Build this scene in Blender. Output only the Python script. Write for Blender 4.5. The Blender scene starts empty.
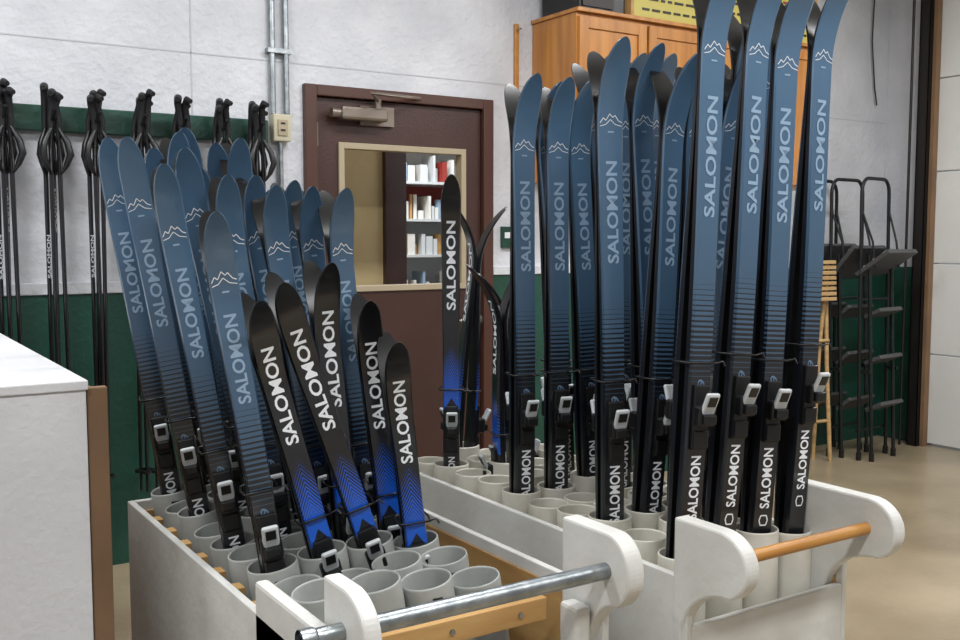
import bpy, math, random
from mathutils import Vector, Matrix
random.seed(4)
S=bpy.context.scene
S.view_settings.view_transform='Standard'
C=bpy.context.collection

# ---------------------------------------------------------------- materials
def lin(h):
    h=h.lstrip('#')
    r=[int(h[i:i+2],16)/255 for i in (0,2,4)]
    return tuple([(c/12.92 if c<=.04045 else ((c+.055)/1.055)**2.4) for c in r]+[1])
def mat(name,col,rough=.5,metal=0,col2=None,scale=8,stretch=(1,1,1),bump=0,coat=0,detail=6,lo=.35,hi=.65,bscale=None):
    m=bpy.data.materials.new(name);m.use_nodes=True
    nt=m.node_tree;b=nt.nodes['Principled BSDF']
    b.inputs['Base Color'].default_value=lin(col)
    b.inputs['Roughness'].default_value=rough
    b.inputs['Metallic'].default_value=metal
    b.inputs['Coat Weight'].default_value=coat
    b.inputs['Coat Roughness'].default_value=.08
    if col2 or bump:
        tc=nt.nodes.new('ShaderNodeTexCoord');mp=nt.nodes.new('ShaderNodeMapping')
        mp.inputs['Scale'].default_value=stretch
        nt.links.new(tc.outputs['Object'],mp.inputs['Vector'])
        n=nt.nodes.new('ShaderNodeTexNoise');n.inputs['Scale'].default_value=scale;n.inputs['Detail'].default_value=detail
        nt.links.new(mp.outputs[0],n.inputs['Vector'])
        if col2:
            cr=nt.nodes.new('ShaderNodeValToRGB')
            cr.color_ramp.elements[0].position=lo;cr.color_ramp.elements[0].color=lin(col)
            cr.color_ramp.elements[1].position=hi;cr.color_ramp.elements[1].color=lin(col2)
            nt.links.new(n.outputs['Fac'],cr.inputs['Fac']);nt.links.new(cr.outputs['Color'],b.inputs['Base Color'])
        if bump:
            n2=nt.nodes.new('ShaderNodeTexNoise');n2.inputs['Scale'].default_value=bscale or scale*4;n2.inputs['Detail'].default_value=8
            nt.links.new(mp.outputs[0],n2.inputs['Vector'])
            bp=nt.nodes.new('ShaderNodeBump');bp.inputs['Strength'].default_value=bump;bp.inputs['Distance'].default_value=.01
            nt.links.new(n2.outputs['Fac'],bp.inputs['Height']);nt.links.new(bp.outputs['Normal'],b.inputs['Normal'])
    return m

M_wall=mat('painted_board_wall','#BCBEC3',.6,col2='#CBCCD0',scale=3.5,bump=.8,bscale=28,detail=9)
M_green=mat('green_painted_wainscot','#0F3A2C',.5,col2='#15463A',scale=3,bump=.3,bscale=40)
M_seam=mat('wall_seam','#B2B3B7',.7)
M_floor=mat('concrete_floor','#7F715B',.28,col2='#A8997F',scale=1.3,bump=.15,bscale=30,detail=14,lo=.3,hi=.7)
M_ceil=mat('ceiling_paint','#D8D8D6',.8,col2='#CFCFCD',scale=3)
M_brown=mat('brown_door_paint','#39221C',.38,col2='#412822',scale=4,bump=.12,bscale=90)
M_frame=mat('door_frame_paint','#47291F',.4)
M_beige=mat('beige_window_trim','#A0937A',.5)
M_steel=mat('galvanised_steel','#A9AEB1',.38,1,col2='#8A9194',scale=30,bump=.1)
M_chrome=mat('brushed_metal','#B9B9B6',.25,1)
M_dkmetal=mat('dark_track_metal','#33302E',.45,.7)
M_bronze=mat('door_closer_metal','#857A70',.4,.7)
M_oak=mat('oak_cabinet','#A06524',.4,col2='#BC7F37',scale=3,stretch=(6,6,.5),bump=.08,coat=.3)
M_white=mat('white_rack_paint','#D6D6D2',.45,col2='#C8C7C1',scale=5,bump=.25,bscale=25)
M_ply=mat('plywood','#A97F4A',.6,col2='#BD965E',scale=3,stretch=(1,1,6),bump=.1)
M_pale=mat('pale_wood_slats','#B99A6C',.55,col2='#A58455',scale=5,stretch=(.6,8,8))
M_dowel=mat('wood_dowel','#B98543',.45,col2='#A97230',scale=4,stretch=(.6,8,8))
M_pvc=mat('white_pvc','#C8C5BA',.35,col2='#B5B1A4',scale=9)
M_pvcg=mat('gray_pvc','#A3A5A1',.4,col2='#8F928E',scale=9)
M_black=mat('black_plastic','#0C0C0E',.4)
M_grip=mat('rubber_grip','#101014',.6,bump=.2,scale=60)
M_shaft=mat('pole_shaft','#0C0C10',.28,coat=.5)
M_ladder=mat('black_ladder_steel','#26282A',.4,.6)
M_tread=mat('ribbed_tread','#4A4B4C',.5,.3)
M_cream=mat('cream_electrical','#B9B29A',.5)
M_bench=mat('bench_white_paint','#C8C9CB',.5,col2='#D2D3D5',scale=3,bump=.3,bscale=50)
M_board=mat('brown_board','#7E6247',.7,col2='#6E553E',scale=4)
M_gdoor=mat('garage_door_panel','#CDCDC9',.5,col2='#D6D6D2',scale=2,bump=.15,bscale=30)
M_wtxt=mat('white_print','#E4E7EA',.4)
M_btxt=mat('pale_blue_print','#8AA3BA',.4)
M_dtxt=mat('muted_blue_print','#5F7890',.4)
M_lever=mat('binding_lever_white','#BFC4C6',.35)
M_base=mat('ski_base','#0A0B0D',.3)
M_tail=mat('ski_sidewall','#14161C',.35)
M_sign=mat('yellow_sign','#B9AC52',.5)
M_red=mat('red_paint','#8E2F26',.6)
M_tan=mat('tan_panel','#D2BC8C',.6,col2='#C8B080',scale=4)
M_lampb=mat('lamp_housing','#D8D8D8',.5)

def ski_mat(name,kind):
    m=bpy.data.materials.new(name);m.use_nodes=True;nt=m.node_tree;N=nt.nodes.new;K=nt.links.new
    b=nt.nodes['Principled BSDF'];b.inputs['Roughness'].default_value=.35
    b.inputs['Coat Weight'].default_value=.8;b.inputs['Coat Roughness'].default_value=.12
    tc=N('ShaderNodeTexCoord');sp=N('ShaderNodeSeparateXYZ');K(tc.outputs['Object'],sp.inputs[0])
    def mth(op,a,bv=None,clamp=False):
        n=N('ShaderNodeMath');n.operation=op;n.use_clamp=clamp
        for i,v in enumerate((a,bv)):
            if v is None: continue
            if isinstance(v,(int,float)): n.inputs[i].default_value=v
            else: K(v,n.inputs[i])
        return n.outputs[0]
    z=sp.outputs['Z']
    if kind=='A':
        v=mth('MULTIPLY',mth('SUBTRACT',z,.07),4.0,True)
        fr=mth('FRACT',mth('MULTIPLY',z,85))
        fac=mth('LESS_THAN',fr,v)
        cr=N('ShaderNodeValToRGB');e=cr.color_ramp.elements
        e[0].position=.1;e[0].color=lin('#344D64');e[1].position=.9;e[1].color=lin('#4A6A87')
        K(z,cr.inputs['Fac']);top=cr.outputs['Color'];dark='#0A0D14'
    else:
        ax=mth('ABSOLUTE',sp.outputs['X']);a=mth('ADD',z,mth('MULTIPLY',ax,1.6))
        v=mth('MULTIPLY',mth('SUBTRACT',.27,a),7,True)
        fr=mth('FRACT',mth('MULTIPLY',a,90))
        fac=mth('MULTIPLY',mth('LESS_THAN',fr,v),mth('GREATER_THAN',a,.10))
        rgb=N('ShaderNodeRGB');rgb.outputs[0].default_value=lin('#0F58C4');top=rgb.outputs[0];dark='#090B12'
    mx=N('ShaderNodeMix');mx.data_type='RGBA'
    K(fac,mx.inputs[0]);mx.inputs[6].default_value=lin(dark);K(top,mx.inputs[7])
    K(mx.outputs[2],b.inputs['Base Color'])
    return m
M_skiA=ski_mat('ski_topsheet_blue','A');M_skiB=ski_mat('ski_topsheet_black','B')

# ---------------------------------------------------------------- mesh builder
class MB:
    def __init__(s): s.v=[];s.f=[];s.m=[];s.sm=[];s.mats=[]
    def mi(s,m):
        if m not in s.mats: s.mats.append(m)
        return s.mats.index(m)
    def add(s,vs,fs,m,smooth=False,mx=None):
        o=len(s.v)
        for v in vs:
            v=Vector(v)
            if mx: v=mx@v
            s.v.append(tuple(v))
        i=s.mi(m)
        for f in fs:
            s.f.append([o+k for k in f]);s.m.append(i);s.sm.append(smooth)
    def box(s,a,b,m,mx=None,bev=0):
        x0,y0,z0=a;x1,y1,z1=b
        x0,x1=min(x0,x1),max(x0,x1);y0,y1=min(y0,y1),max(y0,y1);z0,z1=min(z0,z1),max(z0,z1)
        if not bev:
            vs=[(x0,y0,z0),(x1,y0,z0),(x1,y1,z0),(x0,y1,z0),(x0,y0,z1),(x1,y0,z1),(x1,y1,z1),(x0,y1,z1)]
            s.add(vs,[(0,3,2,1),(4,5,6,7),(0,1,5,4),(1,2,6,5),(2,3,7,6),(3,0,4,7)],m,False,mx);return
        import bmesh
        bm=bmesh.new();bmesh.ops.create_cube(bm,size=1)
        for v in bm.verts:
            v.co=Vector(((x0+x1)/2+v.co.x*(x1-x0),(y0+y1)/2+v.co.y*(y1-y0),(z0+z1)/2+v.co.z*(z1-z0)))
        bmesh.ops.bevel(bm,geom=bm.edges[:],offset=bev,segments=2,affect='EDGES',profile=.5)
        bm.verts.ensure_lookup_table()
        for i,v in enumerate(bm.verts): v.index=i
        s.add([v.co.copy() for v in bm.verts],[[v.index for v in f.verts] for f in bm.faces],m,False,mx);bm.free()
    def path(s,pts,r,m,seg=12,caps=True,closed=False):
        pts=[Vector(p) for p in pts];n=len(pts)
        rs=r if isinstance(r,(list,tuple)) else [r]*n
        rings=[];prev=None
        for i,p in enumerate(pts):
            if closed: t=pts[(i+1)%n]-pts[i-1]
            elif i==0: t=pts[1]-pts[0]
            elif i==n-1: t=pts[-1]-pts[-2]
            else: t=(pts[i+1]-p).normalized()+(p-pts[i-1]).normalized()
            t.normalize()
            if prev is None: u=t.orthogonal().normalized()
            else:
                u=prev-t*prev.dot(t);u.normalize()
            prev=u;w=t.cross(u)
            rings.append([p+(u*math.cos(2*math.pi*k/seg)+w*math.sin(2*math.pi*k/seg))*rs[i] for k in range(seg)])
        vs=[v for rr in rings for v in rr];fs=[]
        for i in range(n if closed else n-1):
            j=(i+1)%n
            for k in range(seg):
                fs.append((i*seg+k,i*seg+(k+1)%seg,j*seg+(k+1)%seg,j*seg+k))
        s.add(vs,fs,m,True)
        if caps and not closed:
            s.add(rings[0],[list(range(seg))[::-1]],m);s.add(rings[-1],[list(range(seg))],m)
    def cyl(s,a,b,r,m,seg=16,r2=None): s.path([a,b],[r,r if r2 is None else r2],m,seg)
    def tube(s,a,b,ro,ri,m,seg=28,mi=None):
        a=Vector(a);b=Vector(b);t=(b-a).normalized();u=t.orthogonal().normalized();w=t.cross(u)
        def ring(c,r): return [c+(u*math.cos(2*math.pi*k/seg)+w*math.sin(2*math.pi*k/seg))*r for k in range(seg)]
        c=t*.004
        R=[ring(a,ro),ring(b-c,ro),ring(b,ro-.0015),ring(b,ri+.0015),ring(b-c,ri),ring(a,ri)]
        vs=[v for q in R for v in q];fs=[]
        for i in range(5):
            for k in range(seg): fs.append((i*seg+k,i*seg+(k+1)%seg,(i+1)*seg+(k+1)%seg,(i+1)*seg+k))
        s.add(vs,fs,m,True)
    def prism(s,poly,x0,x1,m):
        n=len(poly)
        vs=[(x0,y,z) for y,z in poly]+[(x1,y,z) for y,z in poly]
        s.add(vs,[list(range(n)),list(range(2*n-1,n-1,-1))]+[(i,i+n,(i+1)%n+n,(i+1)%n) for i in range(n)],m)
    def mesh(s,name):
        me=bpy.data.meshes.new(name);me.from_pydata(s.v,[],s.f)
        for m in s.mats: me.materials.append(m)
        me.polygons.foreach_set('material_index',s.m);me.polygons.foreach_set('use_smooth',s.sm)
        me.update();return me
    def obj(s,name,parent=None,bev=0,recalc=True):
        me=s.mesh(name)
        if recalc:
            import bmesh
            bm=bmesh.new();bm.from_mesh(me);bmesh.ops.recalc_face_normals(bm,faces=bm.faces[:]);bm.to_mesh(me);bm.free()
        o=bpy.data.objects.new(name,me);C.objects.link(o)
        if parent: o.parent=parent
        if bev:
            md=o.modifiers.new('bevel','BEVEL');md.width=bev;md.segments=2;md.limit_method='ANGLE'
        return o
def empty(name):
    o=bpy.data.objects.new(name,None);C.objects.link(o);return o
def boxobj(name,a,b,m,parent=None,bev=0):
    q=MB();q.box(a,b,m);return q.obj(name,parent,bev)
def text_data(body,bold):
    cu=bpy.data.curves.new('t','FONT');cu.body=body;cu.size=1;cu.offset=bold;cu.resolution_u=3
    o=bpy.data.objects.new('t',cu);C.objects.link(o)
    dg=bpy.context.evaluated_depsgraph_get();dg.update()
    me=bpy.data.meshes.new_from_object(o.evaluated_get(dg))
    vs=[v.co.copy() for v in me.vertices];fs=[list(pp.vertices) for pp in me.polygons]
    bpy.data.objects.remove(o);bpy.data.meshes.remove(me);bpy.data.curves.remove(cu)
    x0=min(v.x for v in vs);x1=max(v.x for v in vs);y0=min(v.y for v in vs);y1=max(v.y for v in vs)
    return [((v.x-x0)/(x1-x0),(v.y-y0)/(y1-y0)-.5) for v in vs],fs
TX=text_data('SALOMON',.022)
TN=text_data('59',.01)

# ---------------------------------------------------------------- room shell
XL,XR,YF,YB,ZC=-2.2,6.14,-2.8,4.32,3.3
boxobj('floor',(XL-.15,YF-.15,-.15),(XR+.15,YB+2.4,0),M_floor)
boxobj('ceiling',(XL-.15,YF-.15,ZC),(XR+.15,YB+.15,ZC+.15),M_ceil)
DX0,DX1,DZ=1.90,2.81,2.03      # door leaf opening
q=MB()
q.box((XL,YB,0),(DX0,YB+.14,ZC),M_wall);q.box((DX1,YB,0),(XR+.15,YB+.14,ZC),M_wall);q.box((DX0,YB,DZ),(DX1,YB+.14,ZC),M_wall)
q.obj('wall_back')
boxobj('wall_left',(XL-.15,YF,0),(XL,YB+.14,ZC),M_wall)
boxobj('wall_front',(XL-.15,YF-.15,0),(XR+.15,YF,ZC),M_wall)
q=MB();q.box((XR,YF,0),(XR+.15,.2,ZC),M_wall);q.box((XR,3.99,0),(XR+.15,YB,ZC),M_wall);q.box((XR,.2,3.0),(XR+.15,3.99,ZC),M_wall)
q.obj('wall_right')
q=MB()
q.box((XL,YB-.012,0),(1.835,YB,1.15),M_green);q.box((2.875,YB-.012,0),(XR,YB,1.19),M_green)
q.box((XR-.012,4.0,0),(XR,YB-.012,1.19),M_green)
q.obj('trim_1')
q=MB()
q.box((XL,YB-.022,1.15),(1.835,YB,1.20),M_wall);q.box((2.875,YB-.022,1.19),(XR,YB,1.235),M_wall)
q.obj('trim_2',bev=.004)
q=MB()
for x in (-.9,.32,1.33,3.9,5.1): q.box((x,YB-.002,1.2),(x+.006,YB,ZC),M_seam)
for a,b in ((XL,1.835),(1.835,4.9),(4.9,XR)): q.box((a,YB-.002,2.165),(b,YB,2.171),M_seam)
q.obj('trim_3')

# door
door=empty('door_1')
q=MB()
q.box((DX0-.06,YB-.03,0),(DX0,YB+.14,DZ+.05),M_frame);q.box((DX1,YB-.03,0),(DX1+.06,YB+.14,DZ+.05),M_frame)
q.box((DX0,YB-.03,DZ),(DX1,YB+.14,DZ+.05),M_frame)
q.obj('door_jamb',door,.004)
WX0,WX1,WZ0,WZ1=2.04,2.69,1.15,1.80
q=MB();y0,y1=YB+.0,YB+.045
q.box((DX0+.003,y0,.01),(WX0,y1,DZ-.004),M_brown);q.box((WX1,y0,.01),(DX1-.003,y1,DZ-.004),M_brown)
q.box((WX0,y0,.01),(WX1,y1,WZ0),M_brown);q.box((WX0,y0,WZ1),(WX1,y1,DZ-.004),M_brown)
q.obj('door_leaf',door)
q=MB();w=.026
for a,b in (((WX0-w,y0-.012,WZ0-w),(WX0+.003,y1,WZ1+w)),((WX1-.003,y0-.012,WZ0-w),(WX1+w,y1,WZ1+w)),((WX0,y0-.012,WZ0-w),(WX1,y1,WZ0+.003)),((WX0,y0-.012,WZ1-.003),(WX1,y1,WZ1+w))): q.box(a,b,M_beige)
q.obj('door_window_frame',door,.003)
q=MB()
q.box((2.0,YB-.085,1.925),(2.24,YB-.02,1.985),M_bronze,bev=.012);q.cyl((1.96,YB-.05,1.955),(2.0,YB-.05,1.955),.022,M_bronze)
q.cyl((2.2,YB-.05,1.98),(2.2,YB-.05,2.03),.016,M_bronze)
q.box((2.12,YB-.022,1.91),(2.3,YB,2.0),M_bronze)
q.path([(2.2,YB-.05,2.025),(2.08,YB-.22,2.03),(2.44,YB-.03,2.055)],.009,M_bronze,8)
q.obj('door_closer',door)
q=MB()
q.cyl((2.745,YB,.97),(2.745,YB-.012,.97),.034,M_chrome,24);q.cyl((2.745,YB-.01,.97),(2.745,YB-.05,.97),.013,M_chrome)
q.path([(2.745,YB-.045,.97),(2.745,YB-.055,.97),(2.745,YB-.07,.97),(2.745,YB-.082,.97),(2.745,YB-.088,.97)],[.016,.026,.030,.024,.008],M_chrome,20)
q.path([(2.745,YB-.05,.975),(2.70,YB-.055,.97),(2.64,YB-.055,.965)],[.011,.010,.008],M_chrome,10)
q.obj('door_knob',door)
q=MB()
for z in (.25,1.05,1.8): q.cyl((DX0,YB-.012,z),(DX0,YB-.012,z+.11),.011,M_bronze)
q.obj('door_hinges',door)

# room behind the door
q=MB();RB=YB+2.2
q.box((1.2,YB+.14,-.0),(1.3,RB,ZC),M_tan);q.box((4.6,YB+.14,0),(4.7,RB,ZC),M_wall);q.box((1.2,RB,0),(4.7,RB+.1,ZC),M_wall)
q.obj('wall_storeroom')
boxobj('ceiling_storeroom',(1.2,YB+.15,2.9),(4.7,RB,2.98),M_ceil)
boxobj('storage_partition',(1.8,5.02,0),(2.61,5.08,2.5),M_tan)
boxobj('support_post',(2.61,4.98,0),(2.74,5.10,2.5),M_brown)
q=MB()
q.box((2.9,RB-.40,0),(2.94,RB-.02,2.3),M_white);q.box((4.1,RB-.40,0),(4.14,RB-.02,2.3),M_white);q.box((2.9,RB-.04,0),(4.14,RB-.01,1.50),M_lever);q.box((2.9,RB-.04,1.50),(4.14,RB-.01,1.78),M_red);q.box((2.9,RB-.04,1.78),(4.14,RB-.01,2.3),M_white)
for z in (.5,.95,1.25,1.5,1.76,2.05): q.box((2.94,RB-.40,z),(4.1,RB-.04,z+.018),M_lever)
cols=[M_white,M_red,M_ply,M_steel,M_lever,M_lever,M_sign,M_btxt,M_white]
for z in (.968,1.268,1.518,1.778):
    x=2.97
    while x<4.0:
        w=random.uniform(.015,.06);h=random.uniform(.06,.19)
        if random.random()<.35: q.cyl((x+w/2,RB-.3,z),(x+w/2,RB-.3,z+h),w/2,random.choice(cols),14)
        else: q.box((x,RB-.36,z),(x+w,RB-.2,z+h),random.choice(cols))
        x+=w+.008
q.obj('storage_shelf')

# conduits and boxes
q=MB()
for x in (1.69,1.755): q.cyl((x,YB-.02,1.932),(x,YB-.02,ZC),.013,M_steel)
q.cyl((1.722,YB-.02,1.2),(1.722,YB-.02,1.808),.012,M_steel)
for z in (2.2,2.8): q.box((1.665,YB-.036,z),(1.78,YB,z+.02),M_steel)
q.obj('electrical_conduit')
q=MB();q.box((1.68,YB-.05,1.81),(1.765,YB,1.93),M_cream,bev=.006);q.box((1.70,YB-.056,1.835),(1.745,YB-.049,1.905),M_beige)
for z in (1.855,1.885): q.box((1.712,YB-.058,z),(1.733,YB-.055,z+.008),M_black)
q.obj('electrical_outlet_box')
q=MB();q.box((2.93,YB-.02,1.33),(3.01,YB,1.44),M_green,bev=.004);q.box((2.945,YB-.024,1.38),(2.995,YB-.019,1.41),M_wtxt);q.obj('exit_sign')
q=MB();q.box((3.01,YB-.02,2.1),(3.035,YB,2.48),M_dowel,bev=.004);q.cyl((3.022,YB-.02,2.45),(3.022,YB-.05,2.45),.006,M_chrome);q.obj('wooden_measuring_stick')

# cabinet
cab=empty('wall_cabinet');cx0,cx1,cy,cz0,cz1=3.13,4.95,3.93,1.67,2.49
q=MB();q.box((cx0,cy+.02,cz0),(cx1,YB,cz1),M_oak);q.box((cx0-.01,cy-.005,cz1),(cx1+.01,YB,cz1+.02),M_oak);q.obj('cabinet_body',cab,.003)
q=MB();n=4;w=(cx1-cx0)/n
for i in range(n):
    a=cx0+i*w+.008;b=a+w-.016;z0,z1=cz0+.02,cz1-.02;s=.055
    q.box((a,cy,z0),(a+s,cy+.02,z1),M_oak);q.box((b-s,cy,z0),(b,cy+.02,z1),M_oak)
    q.box((a+s,cy,z0),(b-s,cy+.02,z0+s),M_oak);q.box((a+s,cy,z1-s),(b-s,cy+.02,z1),M_oak)
    q.box((a+s,cy+.009,z0+s),(b-s,cy+.018,z1-s),M_oak)
    hx=b-.03 if i%2==0 else a+.03
    q.path([(hx,cy,z0+.06),(hx,cy-.025,z0+.065),(hx,cy-.025,z0+.145),(hx,cy,z0+.15)],.005,M_bronze,8)
q.obj('cabinet_doors',cab,.003)
q=MB();q.box((3.16,3.97,2.512),(3.46,4.28,2.78),M_black,bev=.01);q.box((3.18,3.962,2.53),(3.38,3.972,2.76),M_dkmetal);q.box((3.165,4.0,2.66),(3.158,4.2,2.70),M_steel);q.obj('microwave_oven')
sg=MB();sg.box((3.50,3.95,2.512),(4.9,3.99,2.86),M_sign,bev=.004);sg.box((3.48,3.946,2.512),(3.50,3.995,2.88),M_ply);sg.box((4.9,3.946,2.512),(4.92,3.995,2.88),M_ply)
for r in range(5):
    x=3.56
    while x<4.82:
        w=random.uniform(.02,.07);sg.box((x,3.947,2.55+r*.055),(x+w,3.951,2.562+r*.055),M_dkmetal if r!=3 else M_red);x+=w+.02
sg.obj('yellow_notice_sign')

# pole rail and poles
q=MB();q.box((XL+.3,YB-.04,1.80),(1.66,YB,1.90),M_green)
q.obj('pole_rail',bev=.004)
px=[.22,.40,.575,.746,.908,1.085,1.25,1.42,1.577]
for bx in px:
    q=MB()
    q.path([(bx,YB-.042,1.83),(bx,YB-.16,1.84),(bx,YB-.19,1.87)],.009,M_black,8)
    for j in range(4):
        sx=(-1 if j<2 else 1)
        ox=(-.022+.0147*j);oy=YB-.09-.035*(j%2);x=bx+ox
        tz=1.95+random.uniform(-.03,.015);sw=random.uniform(-.015,.015)
        tx_=bx+sx*.012+random.uniform(-.012,.012)
        q.path([(tx_+sx*.012,oy-.06,tz-.008),(tx_+sx*.004,oy-.04,tz),(tx_,oy-.02,tz-.02),(x,oy-.01,1.84),(x,oy,1.76)],[.010,.016,.015,.012,.010],M_grip,10)
        q.path([(x,oy,1.77),(x+sw,oy+.01,.50),(x+sw,oy+.01,.32)],[.0095,.0075,.005],M_shaft,8)
        q.cyl((x+sw,oy+.01,.40),(x+sw,oy+.01,.412),.024,M_black,12)
        w=.020+.010*(j%2)
        q.path([(x,oy-.015,1.80),(x+sx*w*.9,oy-.03,1.745),(x+sx*w*1.2,oy-.035,1.70),(x+sx*w*.7,oy-.03,1.66),(x+sx*.006,oy-.018,1.63),(x,oy-.012,1.76)],[.007,.013,.014,.011,.008,.006],M_black,8)
        if j in (0,2):
            xs=x+sw*.35;zz=1.22+.09*j
            q.add([(xs-v*.013,oy-.0075,zz+u*.17) for u,v in TX[0]],TX[1],M_lever)
    q.obj('ski_pole_bundle',recalc=False)

# garage door (right wall)
g=empty('garage_door');q=MB()
for i in range(5):
    z0=.02+i*.60
    q.box((XR-.045,.22,z0),(XR-.005,3.97,z0+.592),M_gdoor,bev=.004)
q.obj('door_panels',g)
q=MB();q.box((XR-.13,3.93,0),(XR-.125,4.0,3.1),M_dkmetal);q.box((XR-.13,3.995,0),(XR-.0,4.0,3.1),M_dkmetal);q.box((XR-.13,3.93,0),(XR-.09,3.935,3.1),M_dkmetal)
q.box((XR-.03,4.0,0),(XR-.001,4.07,3.1),M_dkmetal)
q.box((XR-.10,3.90,0),(XR-.05,3.925,3.1),M_board)
for i in range(6): q.cyl((XR-.1,3.945,.06+i*.59),(XR-.1,3.985,.06+i*.59),.022,M_steel,14)
q.path([(XR-.16,4.03,.0),(XR-.16,4.03,3.2)],.009,M_dkmetal,8)
q.obj('door_track',g)
q=MB();q.path([(5.95,YB-.02,3.2),(5.93,YB-.02,2.7),(5.97,YB-.02,2.4),(6.0,YB-.02,2.28)],.005,M_black,6);q.obj('hanging_cable')

# ---------------------------------------------------------------- step ladders
def hoop_ladder(x,y,rot,plat=-78,W=.17):
    q=MB()
    pts=[(-W,0,.02),(-W,.02,.9),(-W,.03,1.66)]
    for k in range(1,7):
        a=math.pi*k/12;pts.append((-W+.07*(1-math.cos(a)),.03,1.66+.09*math.sin(a)))
    right=[(-px_,py_,pz) for px_,py_,pz in pts[::-1]]
    q.path(pts+right,.011,M_ladder,10)
    for s in (-1,1):
        q.path([(s*(W-.03),-.07,.02),(s*(W-.03),-.04,.7),(s*(W-.03),-.015,1.28)],.011,M_ladder,10)
        q.cyl((s*(W-.03),-.07,.0),(s*(W-.03),-.07,.05),.016,M_black,10);q.cyl((s*W,0,.0),(s*W,0,.05),.016,M_black,10)
        q.box((s*W-.006,-.06,.55),(s*W+.006,.02,.57),M_ladder)
        q.path([(s*W,.025,1.55),(s*(W-.02),-.04,1.36),(s*(W-.02),-.06,1.2)],.007,M_ladder,8)
    for z,yy in ((.34,-.07),(.63,-.055),(.92,-.045)):
        mx=Matrix.Translation((0,yy,z))@Matrix.Rotation(math.radians(plat+10),4,'X')
        q.box((-W+.03,-.06,-.012),(W-.03,.06,.012),M_tread,mx,bev=.004)
        for k in range(5): q.box((-W+.035,-.05+k*.023,.012),(W-.035,-.042+k*.023,.016),M_ladder,mx)
    mx=Matrix.Translation((0,-.055,1.23))@Matrix.Rotation(math.radians(plat),4,'X')
    q.box((-W-.01,-.13,-.014),(W+.01,.13,.014),M_tread,mx,bev=.005)
    for k in range(10): q.box((-W+.0,-.12+k*.025,.014),(W-.0,-.111+k*.025,.018),M_lever if k%3==1 else M_ladder,mx)
    for z in (.18,1.0): q.cyl((-W,.02,z),(W,.02,z),.008,M_ladder,8)
    o=q.obj('folding_step_ladder');o.location=(x,y,0);o.rotation_euler=(0,0,rot)
hoop_ladder(5.38,4.22,math.radians(2),-60);hoop_ladder(5.44,4.06,math.radians(4),-50);hoop_ladder(5.49,3.89,math.radians(6),-35,.16)
q=MB();W=.12
for s in (-1,1):
    q.path([(s*W,-.05,0),(s*W,0,.6),(s*W,.03,1.2)],.013,M_pale,8);q.path([(s*(W-.035),.06,0),(s*(W-.035),.03,.7),(s*(W-.035),-.02,1.22)],.013,M_pale,8)
for k in range(8): 
    q.box((-W-.01,-.06+k*.002,1.00+k*.032),(W+.01,-.04+k*.002,1.022+k*.032),M_pale,bev=.003)
for z in (.25,.5,.75): q.cyl((-W,-.03+z*.03,z),(W,-.03+z*.03,z),.011,M_pale,8);q.cyl((-W+.035,.05-z*.04,z),(W-.035,.05-z*.04,z),.010,M_pale,8)
o=q.obj('wooden_folding_stool');o.location=(5.05,4.02,0);o.rotation_euler=(0,0,math.radians(-8))

# ---------------------------------------------------------------- workbench box left
q=MB();bx0,bx1,by0,by1,bh=-.75,.47,2.32,4.05,1.06
q.box((bx0,by0,bh-.022),(bx1,by1,bh),M_bench);q.box((bx0,by0+.006,.0),(bx1-.004,by0+.026,bh-.022),M_bench)
q.box((bx1-.024,by0+.026,.0),(bx1-.004,by1,bh-.022),M_bench);q.box((bx0,by0+.026,0),(bx0+.02,by1,bh-.022),M_bench);q.box((bx0,by1-.02,0),(bx1-.03,by1,bh-.022),M_bench)
q.box((bx1+.0,by0+.02,.0),(bx1+.045,by0+.045,bh-.02),M_board);q.box((bx1+.003,by0+.045,0),(bx1+.03,by1,bh-.03),M_board)
q.obj('waxing_bench',bev=.003)

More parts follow.
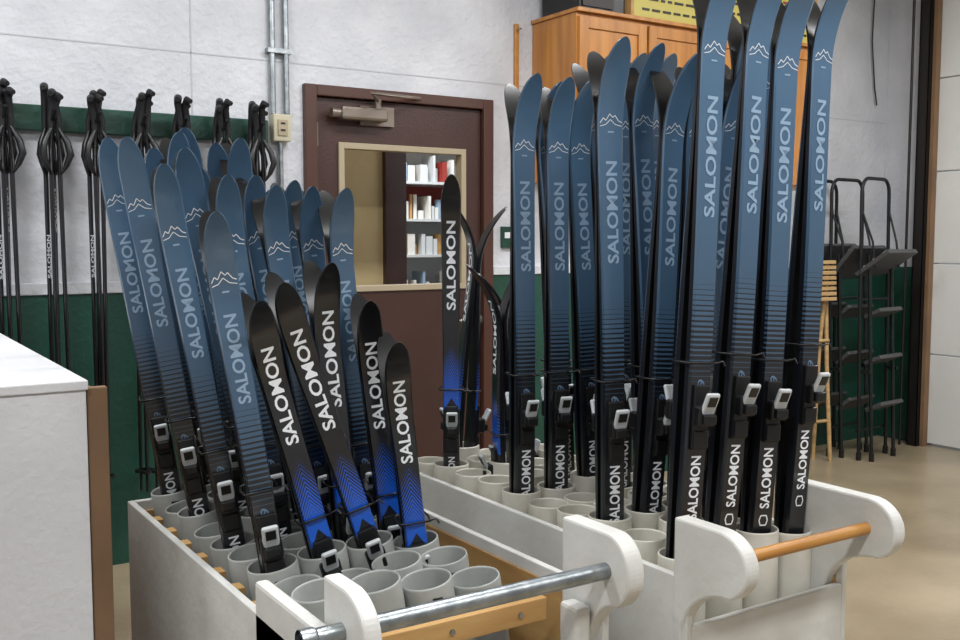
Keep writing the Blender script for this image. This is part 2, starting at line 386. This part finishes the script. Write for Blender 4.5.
# ---------------------------------------------------------------- racks
TZ=.66
def bracket(q,x0,x1,yb,yn,top,rod_y,rod_z,foot):
    r=top-rod_z
    P=[(yb,top),(rod_y+.02,top)]
    for k in range(0,23):
        a=math.radians(90+k*7)
        P.append((rod_y+(rod_y-yn)*math.cos(a),rod_z+r*math.sin(a)))
    y,z=P[-1]
    for k in range(1,11):
        a=k/10*math.pi/2
        P.append((y+(foot-y)*math.sin(a)*1.0,z-(z-(rod_z-.20))*(1-math.cos(a))))
    P+=[(foot,rod_z-.28),(yb,rod_z-.28)]
    q.prism(P,x0,x1,M_white)
def rack(x0,x1,y0,y1,top,endtop,tubes,tm,name,tilt,brk,rod):
    e=empty(name);t=.018
    q=MB()
    for a,b in (((x0,y0,.10),(x0+t,y1,top)),((x1-t,y0,.10),(x1,y1,top)),((x0+t,y1-t,.10),(x1-t,y1,top)),((x0+t,y0,.10),(x1-t,y0+t,endtop))): q.box(a,b,M_white)
    q.box((x0+t,y0+t,.10),(x1-t,y1-t,.118),M_ply)
    q.obj('rack_box',e,.003)
    q=MB()
    q.box((x0+t,y0+t,.12),(x0+t+.006,y1-t,top-.03),M_ply);q.box((x1-t-.006,y0+t,.12),(x1-t,y1-t,top-.03),M_ply)
    q.box((x0+t+.006,y1-t-.006,.12),(x1-t-.006,y1-t,top-.03),M_ply)
    q.obj('rack_lining',e)
    q=MB()
    for cx in (x0+.08,x1-.08):
        for cy in (y0+.1,y1-.1):
            q.box((cx-.035,cy-.04,.092),(cx+.035,cy+.04,.10),M_steel)
            q.box((cx-.022,cy-.02,.04),(cx-.018,cy+.02,.092),M_steel);q.box((cx+.018,cy-.02,.04),(cx+.022,cy+.02,.092),M_steel)
            q.cyl((cx-.014,cy,.04),(cx+.014,cy,.04),.04,M_black,20)
    q.obj('rack_casters',e)
    q=MB()
    for (a,b) in tubes:
        tz=TZ+random.uniform(-.025,.02)
        q.tube((a+tilt*(TZ-.13),b,.13),(a-tilt*(tz-TZ),b,tz),.0565,.0515,tm)
        if tilt and random.random()<.7:
            lx=a-tilt*(tz-.025-TZ)-.012
            for w_,h_ in ((0,.006),(.010,.003)): q.box((lx-.006,b-.0578,tz-.03-w_),(lx+.016,b-.0545,tz-.03-w_+h_),M_dkmetal)
    q.obj('tubes',e)
    q=MB()
    for (bx,bw,yb,yn,foot) in brk: bracket(q,bx,bx+bw,yb,yn,rod['top'],rod['y'],rod['z'],foot)
    q.obj('handle_brackets',e,.006)
    q=MB();q.cyl((rod['x0'],rod['y'],rod['z']),(rod['x1'],rod['y'],rod['z']),rod['r'],rod['m'],24)
    if rod['m'] is M_steel: q.tube((rod['x0']-.03,rod['y'],rod['z']),(rod['x0']-.001,rod['y'],rod['z']),rod['r']+.003,rod['r']-.003,M_steel)
    q.obj('handle_rod',e)
    return e
CX=[1.65,1.775,1.90,2.025];LX=[.79,.91,1.03,1.15]
RY=lambda k:1.67+.13*k
LY=lambda k:1.80+.13*k
rt=[(CX[c],RY(k)) for c in range(4) for k in range(10)]
lt=[(LX[c],LY(k)) for c in range(4) for k in range(9)]
TL=.17
rr=rack(1.56,2.115,1.56,2.93,.62,.51,rt,M_pvc,'tall_ski_rack',0,[(1.555,.04,1.60,1.385,1.575),(2.06,.04,1.68,1.39,1.59)],
     dict(top=.755,y=1.47,z=.68,x0=1.58,x1=2.075,r=.0145,m=M_dowel))
lr=rack(.69,1.37,1.60,2.93,.62,.50,lt,M_pvcg,'short_ski_rack',TL,[(.725,.035,1.64,1.47,1.61),(1.325,.045,1.71,1.49,1.62)],
     dict(top=.765,y=1.56,z=.685,x0=.675,x1=1.35,r=.0175,m=M_steel))
q=MB()
q.box((.69,1.60,.30),(.72,1.90,.685),M_white);q.box((1.28,1.60,.40),(1.32,1.66,.60),M_white)
q.obj('corner_posts',lr,.008)
q=MB();q.box((.79,1.69,.55),(1.27,1.715,.60),M_ply)
for x in (.90,1.03,1.2): q.cyl((x,1.69,.575),(x,1.686,.575),.006,M_steel,10)
for k in range(8): q.box((.712,LY(k)+.045,.56),(.745,LY(k)+.085,.60),M_ply)
q.obj('cross_slats',lr,.003)

# ---------------------------------------------------------------- skis
FR=.57
def ski_mesh(L,kind):
    q=MB();top=M_skiA if kind=='A' else M_skiB
    zt=FR*L;zb=-(1-FR)*L
    WS=1.0 if L>1.62 else (.95 if L>1.42 else .90)
    def hw(z):
        u=(z-zb)/L
        base=.029+.0055*max(0,(u-.55)/.35)**1.5+.002*max(0,(.3-u)/.3)
        if u>.9: base=.0345
        dt=zt-z
        if dt<.10: 
            t=1-dt/.10;base*=max(.10,(1-t**2.5)**.52)
        db=z-zb
        if db<.02: base*=.75+.25*db/.02
        return base*WS
    def bb(z):
        u=(z-zb)/L;b=.0008+.010*max(0,math.sin(math.pi*min(1,max(0,(u-.05)/.80))))**1.3
        c=.23
        if zt-z<c: b+=.095*((c-(zt-z))/c)**2.2
        if z-zb<.08: b+=.010*((.08-(z-zb))/.08)**2
        return b
    def th(z):
        u=(z-zb)/L;return .007+.017*max(0,math.sin(math.pi*min(1,max(0,(u-.02)/.93))))
    zs=[zb,zb+.01,zb+.03,zb+.08]+[zb+.08+(zt-.24-zb-.08)*i/16 for i in range(1,17)]+[zt-.24+.11*i/5 for i in range(1,6)]+[zt-.13+.12*i/10 for i in range(1,11)]+[zt-.006,zt-.003,zt-.001,zt]
    for side in (1,-1):
        mx=Matrix.Identity(4) if side==1 else Matrix.Rotation(math.pi,4,'Z')
        vs=[]
        for z in zs:
            h=hw(z);b=bb(z);t=th(z)
            vs+=[(-h,-b,z),(-h,-b-t*.65,z),(-h*.9,-b-t,z),(h*.9,-b-t,z),(h,-b-t*.65,z),(h,-b,z)]
        n=len(zs)
        for k,m in ((0,M_tail),(1,top),(2,top),(3,top),(4,M_tail),(5,M_base)):
            q.add(vs,[(i*6+k,i*6+(k+1)%6,(i+1)*6+(k+1)%6,(i+1)*6+k) for i in range(n-1)],m,k in(2,5),mx)
        q.add(vs[:6],[(0,1,2,3,4,5)],M_tail,False,mx);q.add(vs[-6:],[(5,4,3,2,1,0)],top,False,mx)
        sf=lambda z:-(bb(z)+th(z))-.0012
        def text(T,z0,z1,h,m,xo=0):
            q.add([(xo-v*h*WS,sf(z0+u*(z1-z0)),z0+u*(z1-z0)) for u,v in T[0]],T[1],m,False,mx)
        def strip(pts,w,m):
            for (xa,za),(xb,zb_) in zip(pts,pts[1:]):
                xa*=WS;xb*=WS
                dx,dz=xb-xa,zb_-za;l=math.hypot(dx,dz) or 1;nx,nz=-dz/l*w,dx/l*w
                q.add([(xa+nx,sf(za),za+nz),(xb+nx,sf(zb_),zb_+nz),(xb-nx,sf(zb_),zb_-nz),(xa-nx,sf(za),za-nz)],[(0,1,2,3)],m,False,mx)
        if kind=='A':
            text(TX,zt-.32*L,zt-.17*L,.030,M_btxt)
            z0=zt-.112*L
            strip([(-.029,z0-.004),(-.021,z0+.008),(-.014,z0+.002),(-.004,z0+.018),(.004,z0+.009),(.010,z0+.014),(.020,z0+.001),(.029,z0-.003)],.0009,M_wtxt)
            strip([(-.029,z0-.012),(-.014,z0-.008),(-.002,z0+.004),(.012,z0-.008),(.029,z0-.012)],.0008,M_wtxt)
            strip([(-.008,z0-.026),(.008,z0-.026)],.002,M_btxt)
            text(TN,.050,.088,.020,M_dtxt)
            text(TX,-.24,-.09,.028,M_wtxt)
        else:
            text(TX,zt-.30*L,zt-.10*L,.032,M_wtxt)
            text(TX,-.21,-.09,.024,M_wtxt)
        z=-.27
        strip([(-.012,z),(-.008,z+.012),(.008,z+.012),(.012,z),(.008,z-.012),(-.008,z-.012),(-.012,z)],.0016,M_wtxt)
        ys=-(bb(0)+th(0))
        q.box((-.021,ys-.010,-.075),(.021,ys+.001,.075),M_black,mx,bev=.003)
        q.box((-.023,ys-.034,-.018),(.023,ys-.008,.030),M_black,mx,bev=.006)
        q.box((-.017,ys-.046,-.012),(.017,ys-.030,.012),M_black,mx,bev=.004)
        m2=mx@Matrix.Translation((0,ys-.036,.035))@Matrix.Rotation(math.radians(24),4,'X')
        q.box((-.018,-.008,-.028),(.018,.003,.030),M_lever,m2,bev=.005)
        q.box((-.011,-.010,-.002),(.011,-.006,.022),M_black,m2)
        q.box((-.020,ys-.016,-.070),(.020,ys-.008,-.030),M_black,mx,bev=.003)
    z=.125;d=bb(z)+th(z)+.004;h=.035
    q.path([(-h,-d,z),(0,-d-.004,z+.002),(h,-d,z),(h+.004,0,z),(h,d,z),(0,d+.004,z),(-h,d,z),(-h-.004,0,z)],.0028,M_black,6,closed=True)
    q.path([(h,-d,z),(h+.015,-d-.008,z+.006),(h+.02,-d-.01,z-.006)],.0025,M_black,6)
    return q.mesh('ski_pair_mesh')
cache={}
def ski(bx,by,tx,tz,kind='A',yaw=None,Lmax=1.88):
    b=Vector((bx,by,TZ));t=Vector((tx,by,tz));d=(t-b).normalized()
    L=min(Lmax,(tz-.14)/d.z);L=math.floor(L/.04)*.04
    key=(round(L,2),kind)
    if key not in cache: cache[key]=ski_mesh(L,kind)
    a=math.radians(yaw if yaw is not None else 12+random.uniform(-10,9))
    front=Vector((-math.sin(a),-math.cos(a),0));y=-front;y=(y-d*y.dot(d)).normalized();x=y.cross(d).normalized()
    mx=Matrix((x,y,d)).transposed().to_4x4()
    mx.translation=t-d*(FR*L)
    o=bpy.data.objects.new('cross_country_skis',cache[key]);C.objects.link(o);o.matrix_world=mx
RS=[(0,0,1.73,2.01),(1,0,1.88,2.02),(2,0,1.98,2.0),(3,0,2.11,2.03),(1,1,1.96,1.84),(2,1,1.98,1.98),(3,1,2.08,1.97),(1,2,1.86,1.84),(0,2,1.63,1.85),(2,2,1.94,1.84),(3,2,2.03,1.82),(2,3,1.85,1.88),
(2,4,1.91,1.88),(1,5,1.77,1.82),(2,5,1.84,1.82),(0,5,1.65,1.82),(2,6,1.82,1.83),(3,4,2.03,1.89),(3,5,1.9,1.9)]
for c,k,tx,tz in RS: ski(CX[c],RY(k),tx,tz)
for c,k,tx,tz in [(0,8,1.65,1.57),(1,9,1.84,1.49),(1,7,1.74,1.30),(2,8,1.86,1.27)]:
    ski(CX[c],RY(k),tx,tz,'B',yaw=30 if c==0 else -75)
LS=[(0,8,.64,1.64),(0,6,.63,1.62),(0,4,.64,1.54),(0,2,.67,1.43),(1,8,.76,1.62),(1,7,.78,1.65),(1,6,.81,1.56),(1,5,.73,1.59),(2,8,.85,1.68),(2,7,.9,1.63),(1,4,.78,1.52),(2,6,.9,1.63),(3,8,1.0,1.6),(2,5,.89,1.53),(2,4,.89,1.50),(3,7,1.03,1.51),(3,6,1.042,1.528),(3,5,1.045,1.507),(3,4,1.07,1.497)]
for c,k,tx,tz in LS: ski(LX[c],LY(k),tx,tz)
for c,k,tx,tz in [(1,2,.75,1.25),(2,2,.81,1.29),(2,3,.97,1.32),(3,2,1.09,1.146),(3,3,1.084,1.232)]: ski(LX[c],LY(k),tx,tz,'B')

# ---------------------------------------------------------------- lights
def lamp(x,y,e,rot=0,z=3.2,name='ceiling_light',w=1.25):
    em=empty(name);em.location=(x,y,z);em.rotation_euler=(0,0,rot)
    q=MB();q.box((-w/2-.02,-.16,.03),(w/2+.02,.16,.09),M_lampb,bev=.01);o=q.obj('housing',em)
    li=bpy.data.lights.new('tube_light','AREA');li.shape='RECTANGLE';li.size=w;li.size_y=.28;li.energy=e;li.color=(.975,.985,1)
    lo=bpy.data.objects.new('tube_light',li);C.objects.link(lo);lo.parent=em;lo.location=(0,0,.02)
for x,y in ((-.6,.2),(1.7,.2),(4.2,.2),(-.2,2.9),(2.2,2.6),(4.6,2.4)): lamp(x,y,56)
lamp(3.0,5.5,60,z=2.8)
w=bpy.data.worlds.new('room_ambient');S.world=w;w.use_nodes=True
w.node_tree.nodes['Background'].inputs[0].default_value=(.8,.85,.9,1);w.node_tree.nodes['Background'].inputs[1].default_value=.3

# ---------------------------------------------------------------- camera
cd=bpy.data.cameras.new('camera');cd.lens=37.5;cd.sensor_width=36
co=bpy.data.objects.new('camera',cd);C.objects.link(co);co.location=(0,0,1.37)
co.rotation_euler=(math.radians(90-4.57),0,math.radians(-33))
S.camera=co
